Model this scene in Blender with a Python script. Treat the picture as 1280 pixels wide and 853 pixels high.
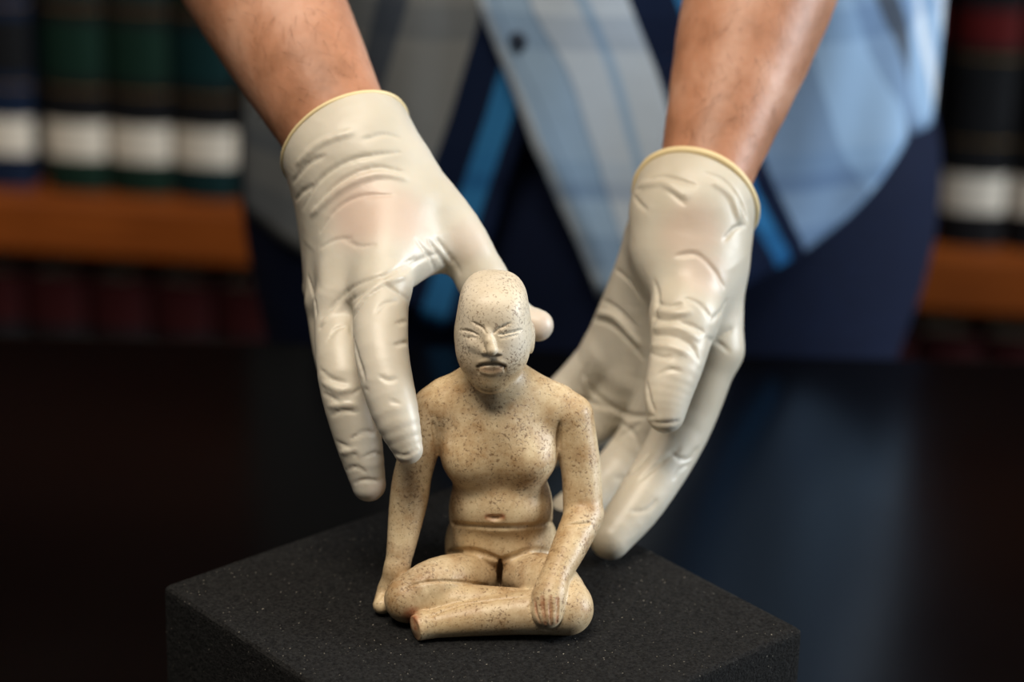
import bpy, bmesh, math, random
import numpy as np
from mathutils import Vector, Matrix

for _o in list(bpy.data.objects):
    bpy.data.objects.remove(_o, do_unlink=True)
scene = bpy.context.scene
COL = scene.collection

# ------------------------------------------------------------------ camera
FPX = 3230.0
TH, RO = math.radians(22.5), math.radians(1.5)
FW = np.array([0, math.cos(TH), -math.sin(TH)])
_r0 = np.array([1.0, 0, 0]); _u0 = np.array([0, math.sin(TH), math.cos(TH)])
RT = math.cos(RO) * _r0 + math.sin(RO) * _u0
UP = -math.sin(RO) * _r0 + math.cos(RO) * _u0
def ray(x, y): return FW + RT * (x - 640) / FPX + UP * (426.5 - y) / FPX
ZT = 0.75            # table top
ZF = 0.825           # foam block top
_d = ray(620, 570)
CAM = np.array([0, 0, 0.891]) - 1.2 * _d / np.linalg.norm(_d)
cam_data = bpy.data.cameras.new('camera')
cam = bpy.data.objects.new('camera', cam_data); COL.objects.link(cam)
cam.matrix_world = Matrix(((RT[0], UP[0], -FW[0], CAM[0]), (RT[1], UP[1], -FW[1], CAM[1]),
                           (RT[2], UP[2], -FW[2], CAM[2]), (0, 0, 0, 1)))
cam_data.sensor_width = 36.0
cam_data.lens = FPX / 1280 * 36
cam_data.clip_start = 0.05
cam_data.dof.use_dof = True
cam_data.dof.focus_distance = 1.165
cam_data.dof.aperture_fstop = 4.0
scene.camera = cam

# ------------------------------------------------------------------ world, lamps, exposure
scene.view_settings.view_transform = 'Standard'
scene.view_settings.look = 'None'
scene.view_settings.gamma = 1.0
scene.view_settings.use_curve_mapping = False
scene.view_settings.exposure = -0.12
world = bpy.data.worlds.new('room_ambient'); scene.world = world
world.use_nodes = True
world.node_tree.nodes['Background'].inputs[0].default_value = (0.75, 0.85, 1.0, 1)
world.node_tree.nodes['Background'].inputs[1].default_value = 0.05

def area(name, loc, target, sx, sy, power, color):
    l = bpy.data.lights.new(name, 'AREA'); l.shape = 'RECTANGLE'; l.size = sx; l.size_y = sy
    l.energy = power; l.color = color
    o = bpy.data.objects.new(name, l); COL.objects.link(o)
    o.location = loc
    o.rotation_euler = (Vector(target) - Vector(loc)).to_track_quat('-Z', 'Y').to_euler()
    return o
# daylight enters at the right-hand wall; two ceiling panels hang level with the ceiling, facing straight down
area('window_right_offscreen', (2.95, 0.2, 1.7), (0.0, 0.2, 1.7), 1.3, 1.4, 120, (0.86, 0.94, 1.0))
area('ceiling_lamp_front_offscreen', (-0.3, -0.75, 2.75), (-0.3, -0.75, 0.0), 1.2, 0.6, 50, (1.0, 0.89, 0.74))
area('ceiling_lamp_table_offscreen', (0.1, 0.15, 2.75), (0.1, 0.15, 0.0), 1.2, 0.6, 12, (1.0, 0.89, 0.74))

# ------------------------------------------------------------------ helpers
def PY(x, y, Y):                      # pixel + world depth -> point
    d = ray(x, y); return CAM + d * (Y - CAM[1]) / d[1]
def PZ(x, y, z):                      # pixel + height -> point
    d = ray(x, y); return CAM + d * (z - CAM[2]) / d[2]
def DEP(p): return float(np.dot(np.asarray(p) - CAM, FW))
def M_(p, rpx): return rpx * DEP(p) / FPX        # pixels -> metres at that point
def proj(p):
    v = np.asarray(p) - CAM; d = v @ FW
    return 640 + FPX * (v @ RT) / d, 426.5 - FPX * (v @ UP) / d
def unit(v): v = np.asarray(v, float); return v / np.linalg.norm(v)

class Field:
    """signed distance samples on a grid; shapes are blended in, then meshed"""
    def __init__(s, lo, hi, h):
        s.o = np.array(lo, float); s.h = h
        s.n = [int(math.ceil((b - a) / h)) + 1 for a, b in zip(lo, hi)]
        s.F = np.full(s.n, 0.05, np.float32)
    def box(s, lo, hi):
        i0 = [max(0, int(math.floor((l - o) / s.h))) for l, o in zip(lo, s.o)]
        i1 = [min(n, int(math.ceil((x - o) / s.h)) + 2) for x, o, n in zip(hi, s.o, s.n)]
        sl = tuple(slice(a, max(a, b)) for a, b in zip(i0, i1))
        ax = [(s.o[k] + s.h * np.arange(i0[k], max(i0[k], i1[k]))).astype(np.float32) for k in range(3)]
        return sl, ax[0][:, None, None], ax[1][None, :, None], ax[2][None, None, :]
    def blend(s, sl, d, k, op):
        a = s.F[sl]
        if a.size == 0: return
        if op == 'sub':
            d = -d
            if k <= 0: s.F[sl] = np.maximum(a, d); return
            hh = np.clip(0.5 - 0.5 * (d - a) / k, 0, 1)
            s.F[sl] = d * (1 - hh) + a * hh + k * hh * (1 - hh); return
        if k <= 0: s.F[sl] = np.minimum(a, d); return
        hh = np.clip(0.5 + 0.5 * (d - a) / k, 0, 1)
        s.F[sl] = d * (1 - hh) + a * hh - k * hh * (1 - hh)
    def cap(s, a, b, ra, rb, k=0.004, op='add', flat=None):
        a = np.asarray(a, float); b = np.asarray(b, float)
        m = max(ra, rb) + k + 3 * s.h
        sl, X, Y, Z = s.box(np.minimum(a, b) - m, np.maximum(a, b) + m)
        qx, qy, qz = X - a[0], Y - a[1], Z - a[2]; ab = b - a
        if flat is not None:
            n, f = unit(flat[0]), 1 / flat[1] - 1
            t = (qx * n[0] + qy * n[1] + qz * n[2]) * f
            qx, qy, qz = qx + t * n[0], qy + t * n[1], qz + t * n[2]
            ab = ab + n * (ab @ n) * f
        L2 = max(ab @ ab, 1e-12)
        t = np.clip((qx * ab[0] + qy * ab[1] + qz * ab[2]) / L2, 0, 1).astype(np.float32)
        d = np.sqrt((qx - t * ab[0]) ** 2 + (qy - t * ab[1]) ** 2 + (qz - t * ab[2]) ** 2) - (ra + (rb - ra) * t)
        s.blend(sl, d, k, op)
    def ell(s, c, r, k=0.004, op='add', R=None):
        c = np.asarray(c, float); r = np.asarray(r, float)
        m = max(r) if R is not None else r
        m = m + k + 3 * s.h
        sl, X, Y, Z = s.box(c - m, c + m)
        qx, qy, qz = X - c[0], Y - c[1], Z - c[2]
        if R is not None:
            R = np.asarray(R)
            qx, qy, qz = [qx * R[0][i] + qy * R[1][i] + qz * R[2][i] for i in range(3)]
        k0 = np.sqrt((qx / r[0]) ** 2 + (qy / r[1]) ** 2 + (qz / r[2]) ** 2)
        k1 = np.sqrt((qx / r[0] ** 2) ** 2 + (qy / r[1] ** 2) ** 2 + (qz / r[2] ** 2) ** 2)
        s.blend(sl, (k0 * (k0 - 1) / np.maximum(k1, 1e-6)).astype(np.float32), k, op)
    def cyl(s, a, b, ra, rb, k=0.001, op='sub', flat=None):   # flat-ended cone
        a = np.asarray(a, float); b = np.asarray(b, float); m = max(ra, rb) + k + 3 * s.h
        sl, X, Y, Z = s.box(np.minimum(a, b) - m, np.maximum(a, b) + m)
        qx, qy, qz = X - a[0], Y - a[1], Z - a[2]; ab = b - a
        if flat is not None:
            n, f = unit(flat[0]), 1 / flat[1] - 1
            t = (qx * n[0] + qy * n[1] + qz * n[2]) * f
            qx, qy, qz = qx + t * n[0], qy + t * n[1], qz + t * n[2]
        L = np.linalg.norm(ab); t = (qx * ab[0] + qy * ab[1] + qz * ab[2]) / (L * L)
        d = np.sqrt((qx - t * ab[0]) ** 2 + (qy - t * ab[1]) ** 2 + (qz - t * ab[2]) ** 2) - (ra + (rb - ra) * np.clip(t, 0, 1))
        d = np.maximum(d, np.maximum(-t, t - 1) * L)
        s.blend(sl, d.astype(np.float32), k, op)
    def sup(s, c, r, p=2.6, k=0.004, op='add'):       # squarish ellipsoid
        c = np.asarray(c, float); r = np.asarray(r, float); m = r + k + 3 * s.h
        sl, X, Y, Z = s.box(c - m, c + m)
        q = (np.abs((X - c[0]) / r[0]) ** p + np.abs((Y - c[1]) / r[1]) ** p + np.abs((Z - c[2]) / r[2]) ** p) ** (1 / p)
        s.blend(sl, ((q - 1) * min(r)).astype(np.float32), k, op)
    def plane(s, c, n):               # keep the side where (p-c).n < 0
        n = unit(n)
        sl, X, Y, Z = s.box(s.o, s.o + s.h * np.array(s.n))
        s.F = np.maximum(s.F, ((X - c[0]) * n[0] + (Y - c[1]) * n[1] + (Z - c[2]) * n[2]).astype(np.float32))
    def chain(s, pts, k=0.004, op='add', flat=None):   # pts: (point, radius)
        D = np.array([[*p, r] for p, r in pts], float)
        if len(D) > 2:                 # rounded path with even taper
            out = []
            for i in range(len(D) - 1):
                p1, p2 = D[i], D[i + 1]
                p0 = D[i - 1] if i else 2 * p1 - p2
                p3 = D[i + 2] if i + 2 < len(D) else 2 * p2 - p1
                for t in (0, 0.25, 0.5, 0.75):
                    out.append(0.5 * (2 * p1 + (p2 - p0) * t + (2 * p0 - 5 * p1 + 4 * p2 - p3) * t * t + (3 * p1 - p0 - 3 * p2 + p3) * t ** 3))
            out.append(D[-1]); D = np.array(out)
        m = D[:, 3].max() + k + 3 * s.h
        sl, X, Y, Z = s.box(D[:, :3].min(0) - m, D[:, :3].max(0) + m)
        d = None
        for a, b in zip(D[:-1], D[1:]):
            qx, qy, qz = X - np.float32(a[0]), Y - np.float32(a[1]), Z - np.float32(a[2]); ab = (b - a)[:3]
            if flat is not None:
                n, f = unit(flat[0]), 1 / flat[1] - 1
                t = (qx * n[0] + qy * n[1] + qz * n[2]) * f
                qx, qy, qz = qx + t * n[0], qy + t * n[1], qz + t * n[2]
                ab = ab + n * (ab @ n) * f
            ab = ab.astype(np.float32)
            t = np.clip((qx * ab[0] + qy * ab[1] + qz * ab[2]) / max(float(ab @ ab), 1e-12), 0, 1)
            e = np.sqrt((qx - t * ab[0]) ** 2 + (qy - t * ab[1]) ** 2 + (qz - t * ab[2]) ** 2) - (np.float32(a[3]) + np.float32(b[3] - a[3]) * t)
            d = e if d is None else np.minimum(d, e)
        s.blend(sl, d.astype(np.float32), k, op)
    def hit(s, x, y):                 # first surface point seen through a photo pixel
        d = unit(ray(x, y)); hi = s.o + s.h * (np.array(s.n) - 1)
        with np.errstate(divide='ignore', invalid='ignore'):
            t1 = (s.o - CAM) / d; t2 = (hi - CAM) / d
        a = max(np.minimum(t1, t2)); b = min(np.maximum(t1, t2))
        t = np.arange(a + s.h, b - s.h, s.h * 0.4)
        if len(t) < 3: return None
        p = (CAM + t[:, None] * d - s.o) / s.h
        i = np.floor(p).astype(int); i = np.clip(i, 0, np.array(s.n) - 2); w = p - i
        v = 0
        for cx in (0, 1):
            for cy in (0, 1):
                for cz in (0, 1):
                    v = v + s.F[i[:, 0] + cx, i[:, 1] + cy, i[:, 2] + cz] * \
                        np.abs(1 - cx - w[:, 0]) * np.abs(1 - cy - w[:, 1]) * np.abs(1 - cz - w[:, 2])
        j = np.argmax(v < 0)
        if v[j] >= 0: return None
        return CAM + d * t[j]
    def line(s, px, r, depth, k, op='sub'):
        """groove (sub) or ridge (add) along a pixel polyline traced on the surface; r may taper to the ends"""
        pts = []
        dense = []
        for i in range(len(px) - 1):   # Catmull-Rom through the traced pixels
            p1, p2 = np.array(px[i], float), np.array(px[i + 1], float)
            p0 = np.array(px[i - 1], float) if i else 2 * p1 - p2
            p3 = np.array(px[i + 2], float) if i + 2 < len(px) else 2 * p2 - p1
            n = max(2, int(np.linalg.norm(p2 - p1) / 4))
            for t in np.arange(n) / n:
                dense.append(0.5 * (2 * p1 + (p2 - p0) * t + (2 * p0 - 5 * p1 + 4 * p2 - p3) * t * t + (3 * p1 - p0 - 3 * p2 + p3) * t ** 3))
        dense.append(px[-1])
        for x, y in dense:
            q = s.hit(x, y)
            pts.append(None if q is None else q)
        N = len(pts); out = []
        for i, q in enumerate(pts):
            if q is None: continue
            w = math.sin(math.pi * (i + 0.6) / (N + 0.2)) ** 0.5
            out.append((q - unit(q - CAM) * (r * w - depth * w) * (1 if op == 'sub' else -1), r * w))
        for (a, ra), (b, rb) in zip(out[:-1], out[1:]):
            if np.linalg.norm(a - b) < 0.012: s.cap(a, b, ra, rb, k, op)
        return [q for q in pts if q is not None]
    def mesh(s, smooth=1):
        F = s.F; ins = F < 0
        cnt = np.zeros([n - 1 for n in s.n], np.uint8)
        for cx in (0, 1):
            for cy in (0, 1):
                for cz in (0, 1):
                    cnt += ins[cx:s.n[0] - 1 + cx, cy:s.n[1] - 1 + cy, cz:s.n[2] - 1 + cz]
        I = np.argwhere((cnt > 0) & (cnt < 8))
        idx = np.full(cnt.shape, -1, np.int32); idx[I[:, 0], I[:, 1], I[:, 2]] = np.arange(len(I))
        cs = [(a, b, c) for a in (0, 1) for b in (0, 1) for c in (0, 1)]
        V = {c: F[I[:, 0] + c[0], I[:, 1] + c[1], I[:, 2] + c[2]] for c in cs}
        acc = np.zeros((len(I), 3)); num = np.zeros(len(I))
        for c in cs:
            for ax in range(3):
                if c[ax]: continue
                e = list(c); e[ax] = 1; e = tuple(e)
                va, vb = V[c], V[e]; m = (va < 0) != (vb < 0)
                t = np.where(m, va / np.where(m, va - vb, 1), 0)
                p = np.tile(np.array(c, float), (len(I), 1)); p[:, ax] += t
                acc += p * m[:, None]; num += m
        P = s.o + s.h * (I + acc / num[:, None])
        quads = []
        for ax in range(3):
            b, c = [(1, 2), (2, 0), (0, 1)][ax]
            sl0 = [slice(None)] * 3; sl1 = [slice(None)] * 3
            sl0[ax] = slice(0, -1); sl1[ax] = slice(1, None)
            A, B = ins[tuple(sl0)], ins[tuple(sl1)]
            E_ = np.argwhere(A != B)
            ok = (E_[:, b] > 0) & (E_[:, c] > 0) & (E_[:, b] < s.n[b] - 1) & (E_[:, c] < s.n[c] - 1)
            E_ = E_[ok]; fl = A[E_[:, 0], E_[:, 1], E_[:, 2]]
            q = []
            for db, dc in ((-1, -1), (0, -1), (0, 0), (-1, 0)):
                T = E_.copy(); T[:, b] += db; T[:, c] += dc
                q.append(idx[T[:, 0], T[:, 1], T[:, 2]])
            q = np.stack(q, 1); q[~fl] = q[~fl][:, ::-1]
            quads.append(q)
        Q = np.concatenate(quads)
        Q = Q[(Q >= 0).all(1)]
        for _ in range(smooth):
            S = np.zeros_like(P); n = np.zeros(len(P))
            for a in range(4):
                for b_ in ((a + 1) % 4, (a + 3) % 4):
                    np.add.at(S, Q[:, a], P[Q[:, b_]]); np.add.at(n, Q[:, a], 1)
            P = 0.5 * P + 0.5 * S / np.maximum(n, 1)[:, None]
        return P, Q

def link(name, me, mat, parent=None):
    o = bpy.data.objects.new(name, me); COL.objects.link(o)
    if mat is not None: me.materials.append(mat)
    if parent is not None: o.parent = parent
    return o
def mesh_np(name, P, Q, mat, parent=None, attrs=None, smooth=True, offset=None):
    me = bpy.data.meshes.new(name)
    P = np.asarray(P, np.float32)
    if offset is not None: P = P - np.asarray(offset, np.float32)
    Q = np.asarray(Q, np.int32)
    me.vertices.add(len(P)); me.vertices.foreach_set('co', P.ravel())
    me.loops.add(Q.size); me.loops.foreach_set('vertex_index', Q.ravel())
    me.polygons.add(len(Q)); me.polygons.foreach_set('loop_start', np.arange(0, Q.size, Q.shape[1], dtype=np.int32))
    me.update(calc_edges=True); me.validate()
    if smooth: me.polygons.foreach_set('use_smooth', np.ones(len(me.polygons), bool))
    for k, v in (attrs or {}).items():
        at = me.attributes.new(k, 'FLOAT', 'POINT'); at.data.foreach_set('value', np.asarray(v, np.float32))
    return link(name, me, mat, parent)
def mesh_bm(name, bm, mat, parent=None, smooth=False):
    me = bpy.data.meshes.new(name); bm.normal_update(); bm.to_mesh(me); bm.free()
    if smooth: me.polygons.foreach_set('use_smooth', np.ones(len(me.polygons), bool))
    return link(name, me, mat, parent)
def box_bm(x0, x1, y0, y1, z0, z1, bev=0.0, seg=2):
    bm = bmesh.new(); bmesh.ops.create_cube(bm, size=1)
    for v in bm.verts:
        v.co = (x0 + (x1 - x0) * (v.co.x + .5), y0 + (y1 - y0) * (v.co.y + .5), z0 + (z1 - z0) * (v.co.z + .5))
    if bev: bmesh.ops.bevel(bm, geom=bm.edges[:], offset=bev, segments=seg, affect='EDGES', profile=0.6)
    return bm
def empty(name, loc=(0, 0, 0), rz=0):
    o = bpy.data.objects.new(name, None); COL.objects.link(o)
    o.location = loc; o.rotation_euler = (0, 0, rz); o.empty_display_size = 0.05
    return o
def tag(o, label, cat, group=None):
    o['label'] = label; o['category'] = cat
    if group: o['group'] = group
    return o
def struct(o): o['kind'] = 'structure'; return o
def tube(name, pts, rad, mat, parent=None, closed=True, sides=8):
    """round bead along a loop of points"""
    pts = np.asarray(pts, float); n = len(pts); V = []; Qd = []
    for i in range(n):
        t = unit(pts[(i + 1) % n] - pts[i - 1]) if closed else unit(pts[min(i + 1, n - 1)] - pts[max(i - 1, 0)])
        a = unit(np.cross(t, [0.31, 0.2, 0.93])); b = np.cross(t, a)
        for j in range(sides):
            w = 2 * math.pi * j / sides
            V.append(pts[i] + rad * (a * math.cos(w) + b * math.sin(w)))
    for i in range(n if closed else n - 1):
        for j in range(sides):
            i2 = (i + 1) % n; j2 = (j + 1) % sides
            Qd.append((i * sides + j, i2 * sides + j, i2 * sides + j2, i * sides + j2))
    return mesh_np(name, V, Qd, mat, parent)
def seg_dist(P, pts):                 # distance of every vertex to a polyline
    best = np.full(len(P), 1e3)
    pts = [np.asarray(p, float) for p in pts]
    if len(pts) == 1: return np.linalg.norm(P - pts[0], axis=1)
    for a, b in zip(pts[:-1], pts[1:]):
        ab = b - a; t = np.clip(((P - a) @ ab) / max(ab @ ab, 1e-12), 0, 1)
        best = np.minimum(best, np.linalg.norm(P - a - t[:, None] * ab, axis=1))
    return best
def soft(d, r0, r1): x = np.clip((r1 - d) / (r1 - r0), 0, 1); return x * x * (3 - 2 * x)

# ------------------------------------------------------------------ materials
class Mat:
    def __init__(s, name, base=(0.5, 0.5, 0.5), rough=0.5, spec=0.5, **kw):
        s.m = bpy.data.materials.new(name); s.m.use_nodes = True
        s.t = s.m.node_tree; s.b = s.t.nodes['Principled BSDF']
        s.b.inputs['Base Color'].default_value = (*base, 1); s.b.inputs['Roughness'].default_value = rough
        s.b.inputs['Specular IOR Level'].default_value = spec
        for k, v in kw.items(): s.b.inputs[k.replace('_', ' ')].default_value = v
    def n(s, typ, **kw):
        n = s.t.nodes.new(typ)
        for k, v in kw.items():
            if k in n.inputs: n.inputs[k].default_value = v
            else: setattr(n, k, v)
        return n
    def l(s, a, b): s.t.links.new(a, b)
    def coord(s, scale=(1, 1, 1), kind='Object'):
        c = s.n('ShaderNodeTexCoord'); mp = s.n('ShaderNodeMapping'); mp.inputs['Scale'].default_value = scale
        s.l(c.outputs[kind], mp.inputs[0]); return mp.outputs[0]
    def noise(s, scale, detail=4, rough=0.5, vec=None, dist=0.0):
        n = s.n('ShaderNodeTexNoise'); n.inputs['Scale'].default_value = scale
        n.inputs['Detail'].default_value = detail; n.inputs['Roughness'].default_value = rough
        n.inputs['Distortion'].default_value = dist
        s.l(vec if vec is not None else s.coord(), n.inputs['Vector']); return n.outputs[0]
    def ramp(s, fac, stops, interp='LINEAR'):
        r = s.n('ShaderNodeValToRGB'); r.color_ramp.interpolation = interp
        e = r.color_ramp.elements
        while len(e) < len(stops): e.new(0.5)
        for q, (p, c) in zip(e, sorted(stops, key=lambda z: z[0])):
            q.position = p; q.color = (*c, 1) if len(c) == 3 else c
        s.l(fac, r.inputs[0]); return r.outputs[0]
    def mix(s, fac, a, b, typ='MIX'):
        m = s.n('ShaderNodeMix'); m.data_type = 'RGBA'; m.blend_type = typ
        for sock, v in ((m.inputs[0], fac), (m.inputs[6], a), (m.inputs[7], b)):
            if isinstance(v, (int, float)): sock.default_value = v
            elif isinstance(v, tuple): sock.default_value = (*v, 1)
            else: s.l(v, sock)
        return m.outputs[2]
    def math(s, op, a, b=0.0):
        m = s.n('ShaderNodeMath'); m.operation = op
        for sock, v in ((m.inputs[0], a), (m.inputs[1], b)):
            if isinstance(v, (int, float)): sock.default_value = v
            else: s.l(v, sock)
        return m.outputs[0]
    def attr(s, name):
        a = s.n('ShaderNodeAttribute'); a.attribute_name = name; return a.outputs['Fac']
    def color(s, c): s.l(c, s.b.inputs['Base Color'])
    def bump(s, h, strength=0.3, dist=0.001):
        b = s.n('ShaderNodeBump'); b.inputs['Strength'].default_value = strength; b.inputs['Distance'].default_value = dist
        s.l(h, b.inputs['Height']); s.l(b.outputs[0], s.b.inputs['Normal'])
def g(v): return (v / 255.0) ** 2.2
def rgb(r_, g_, b_): return (g(r_), g(g_), g(b_))

def mat_figurine():
    m = Mat('carved_stone', rough=0.42, spec=0.45)
    base = m.ramp(m.noise(38, 5, 0.6), [(0.3, rgb(198, 170, 124)), (0.5, rgb(216, 194, 154)), (0.72, rgb(228, 212, 180))])
    # yellow-brown deposit kept on the lower body, clean pale crown
    dep = m.attr('deposit')
    base = m.mix(dep, m.ramp(m.noise(38, 5, 0.6), [(0.3, rgb(204, 188, 160)), (0.7, rgb(226, 216, 198))]), base)
    c = m.mix(m.math('MULTIPLY', dep, m.ramp(m.noise(75, 6, 0.7), [(0.36, (0, 0, 0)), (0.66, (1, 1, 1))])), base, rgb(150, 106, 50))
    c = m.mix(m.math('MULTIPLY', m.math('ADD', m.math('MULTIPLY', dep, 0.5), 0.1), m.ramp(m.noise(30, 6, 0.75), [(0.48, (0, 0, 0)), (0.7, (1, 1, 1))])), c, rgb(140, 102, 54))
    # fine pits and dark specks
    v1 = m.noise(800, 3, 0.65, dist=0.3)
    cl = m.noise(80, 4, 0.7)
    s1 = m.ramp(m.math('ADD', v1, m.math('MULTIPLY', m.math('SUBTRACT', cl, 0.5), 0.5)), [(0.585, (0, 0, 0)), (0.65, (1, 1, 1))])
    c = m.mix(m.math('MULTIPLY', s1, 0.62), c, rgb(86, 54, 26))
    v2 = m.noise(900, 2, 0.5)
    s2 = m.ramp(v2, [(0.63, (0, 0, 0)), (0.69, (1, 1, 1))])
    c = m.mix(m.math('MULTIPLY', s2, 0.5), c, rgb(120, 88, 50))
    c = m.mix(m.math('MULTIPLY', m.attr('stain'), 0.85), c, rgb(66, 44, 28))
    rd = m.math('MULTIPLY', m.attr('red'), m.ramp(m.noise(260, 3, 0.6), [(0.35, (0.35,) * 3), (0.6, (1,) * 3)]))
    c = m.mix(rd, c, rgb(150, 78, 48))
    m.color(c)
    h = m.math('SUBTRACT', m.math('MULTIPLY', m.noise(150, 4, 0.6), 0.6), m.math('MULTIPLY', s1, 0.5))
    m.bump(h, 0.35, 0.0006)
    return m.m
def mat_glove():
    m = Mat('latex', rough=0.4, spec=0.5)
    base = m.ramp(m.noise(22, 3), [(0.3, rgb(190, 181, 163)), (0.7, rgb(208, 201, 187))])
    c = m.mix(m.math('MULTIPLY', m.attr('tight'), 0.75), base, rgb(204, 178, 163))
    m.color(c)
    m.b.inputs['Subsurface Weight'].default_value = 0.25
    m.b.inputs['Subsurface Radius'].default_value = (0.9, 0.6, 0.4)
    m.b.inputs['Subsurface Scale'].default_value = 0.004
    w1 = m.n('ShaderNodeTexNoise'); w1.noise_type = 'RIDGED_MULTIFRACTAL'
    w1.inputs['Scale'].default_value = 60; w1.inputs['Detail'].default_value = 2; w1.inputs['Distortion'].default_value = 0.6
    m.l(m.coord((0.5, 0.7, 1.5)), w1.inputs['Vector'])
    loose = m.math('SUBTRACT', 1.0, m.attr('tight'))
    h = m.math('MULTIPLY', w1.outputs[0], loose)
    h = m.math('ADD', m.math('MULTIPLY', h, 0.5), m.math('MULTIPLY', m.noise(120, 3), 0.25))
    m.bump(h, 0.5, 0.0016)
    return m.m
def mat_skin():
    m = Mat('skin', rough=0.45, spec=0.4)
    c = m.ramp(m.noise(26, 5, 0.6), [(0.3, rgb(144, 100, 75)), (0.5, rgb(174, 124, 97)), (0.72, rgb(194, 148, 123))])
    c = m.mix(m.ramp(m.noise(240, 3, 0.6, m.coord((1, 0.5, 0.5))), [(0.62, (0, 0, 0)), (0.72, (0.35,) * 3)]), c, rgb(120, 74, 50))
    m.color(c)
    m.b.inputs['Subsurface Weight'].default_value = 0.2
    m.b.inputs['Subsurface Radius'].default_value = (1.0, 0.4, 0.2)
    m.b.inputs['Subsurface Scale'].default_value = 0.006
    m.bump(m.math('ADD', m.math('MULTIPLY', m.noise(180, 4, 0.6), 0.4), m.noise(32, 4, 0.6)), 0.3, 0.002)
    return m.m
def mat_foam():
    m = Mat('foam', rough=0.95, spec=0.15)
    n = m.noise(700, 3, 0.7)
    c = m.ramp(n, [(0.35, rgb(20, 20, 21)), (0.65, rgb(43, 43, 43))])
    sp = m.ramp(m.noise(850, 1, 0.4), [(0.755, (0, 0, 0)), (0.78, (1, 1, 1))])
    c = m.mix(sp, c, rgb(150, 145, 135))
    m.color(c)
    m.bump(m.math('ADD', n, m.noise(240, 3)), 0.9, 0.0012)
    return m.m
def mat_table():
    m = Mat('black_lacquer', rough=0.2, spec=0.3)
    m.color(m.ramp(m.noise(6, 3), [(0.3, rgb(10, 10, 11)), (0.7, rgb(13, 13, 14))]))
    m.l(m.math('ADD', m.math('MULTIPLY', m.noise(9, 4), 0.1), 0.17), m.b.inputs['Roughness'])
    return m.m
def mat_denim():
    m = Mat('denim', rough=0.85, spec=0.2)
    w = m.noise(900, 2, 0.5, m.coord((1, 1, 0.2)))
    m.color(m.mix(m.noise(14, 4), m.ramp(w, [(0.35, rgb(13, 21, 38)), (0.7, rgb(22, 36, 66))]), rgb(13, 22, 44)))
    m.bump(w, 0.3, 0.0006)
    return m.m
def mat_plain(name, c, rough=0.5, spec=0.4, var=0.12, scale=30):
    m = Mat(name, rough=rough, spec=spec)
    a = tuple(x * (1 - var) for x in c); b = tuple(min(1, x * (1 + var)) for x in c)
    m.color(m.ramp(m.noise(scale, 3), [(0.3, a), (0.7, b)])); return m.m
def mat_wood(name, c0, c1):
    m = Mat(name, rough=0.4, spec=0.4)
    n = m.noise(9, 6, 0.6, m.coord((1, 6, 14)), 0.5)
    m.color(m.ramp(n, [(0.3, c0), (0.7, c1)])); m.bump(n, 0.2, 0.001); return m.m

FIG, GLV, SKN, FOAM, TAB, DEN = mat_figurine(), mat_glove(), mat_skin(), mat_foam(), mat_table(), mat_denim()
RIM = mat_plain('latex_bead', rgb(226, 205, 158), 0.45, 0.4, 0.05)

# ------------------------------------------------------------------ room
FLR = mat_plain('carpet', rgb(52, 50, 50), 0.95, 0.1, 0.25, 60)
WAL = mat_plain('wall_paint', rgb(96, 90, 82), 0.8, 0.2, 0.04, 8)
struct(mesh_bm('floor', box_bm(-3, 3, -2.4, 2.6, -0.08, 0.0), FLR))
struct(mesh_bm('wall_left', box_bm(-3.1, -3, -2.4, 2.3, 0.0, 2.8), WAL))
struct(mesh_bm('wall_right', box_bm(3, 3.1, -2.4, 2.3, 0.0, 2.8), WAL))
struct(mesh_bm('wall_back', box_bm(-3, 3, 2.3, 2.4, 0.0, 2.8), WAL))

# ------------------------------------------------------------------ table
TX0, TX1, TY0, TY1 = -0.95, 1.05, -0.62, 0.468
table = tag(empty('table', (0.05, -0.08, 0)), 'long glossy black table carrying the foam block', 'table')
def tpart(name, bm, mat):
    o = mesh_bm(name, bm, mat, table); o.location = (-0.05, 0.08, 0); return o
tpart('tabletop', box_bm(TX0, TX1, TY0, TY1, ZT - 0.03, ZT, 0.003), TAB)
tpart('apron', box_bm(TX0 + 0.08, TX1 - 0.08, TY0 + 0.08, TY0 + 0.1, ZT - 0.11, ZT - 0.03, 0.002), TAB)
for lx in (TX0 + 0.06, TX1 - 0.12):
    for ly in (TY0 + 0.06, TY1 - 0.12):
        tpart('leg', box_bm(lx, lx + 0.06, ly, ly + 0.06, 0.0, ZT - 0.03, 0.004), TAB)

# ------------------------------------------------------------------ foam block
block = mesh_bm('foam_block', box_bm(-0.1035, 0.1035, -0.1085, 0.1085, 0, ZF - ZT, 0.0035, 3), FOAM, smooth=False)
block.location = (-0.0056, -0.0248, ZT); block.rotation_euler = (0, 0, math.radians(41.4))
tag(block, 'square charcoal foam block under the seated figurine', 'foam block')

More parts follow.
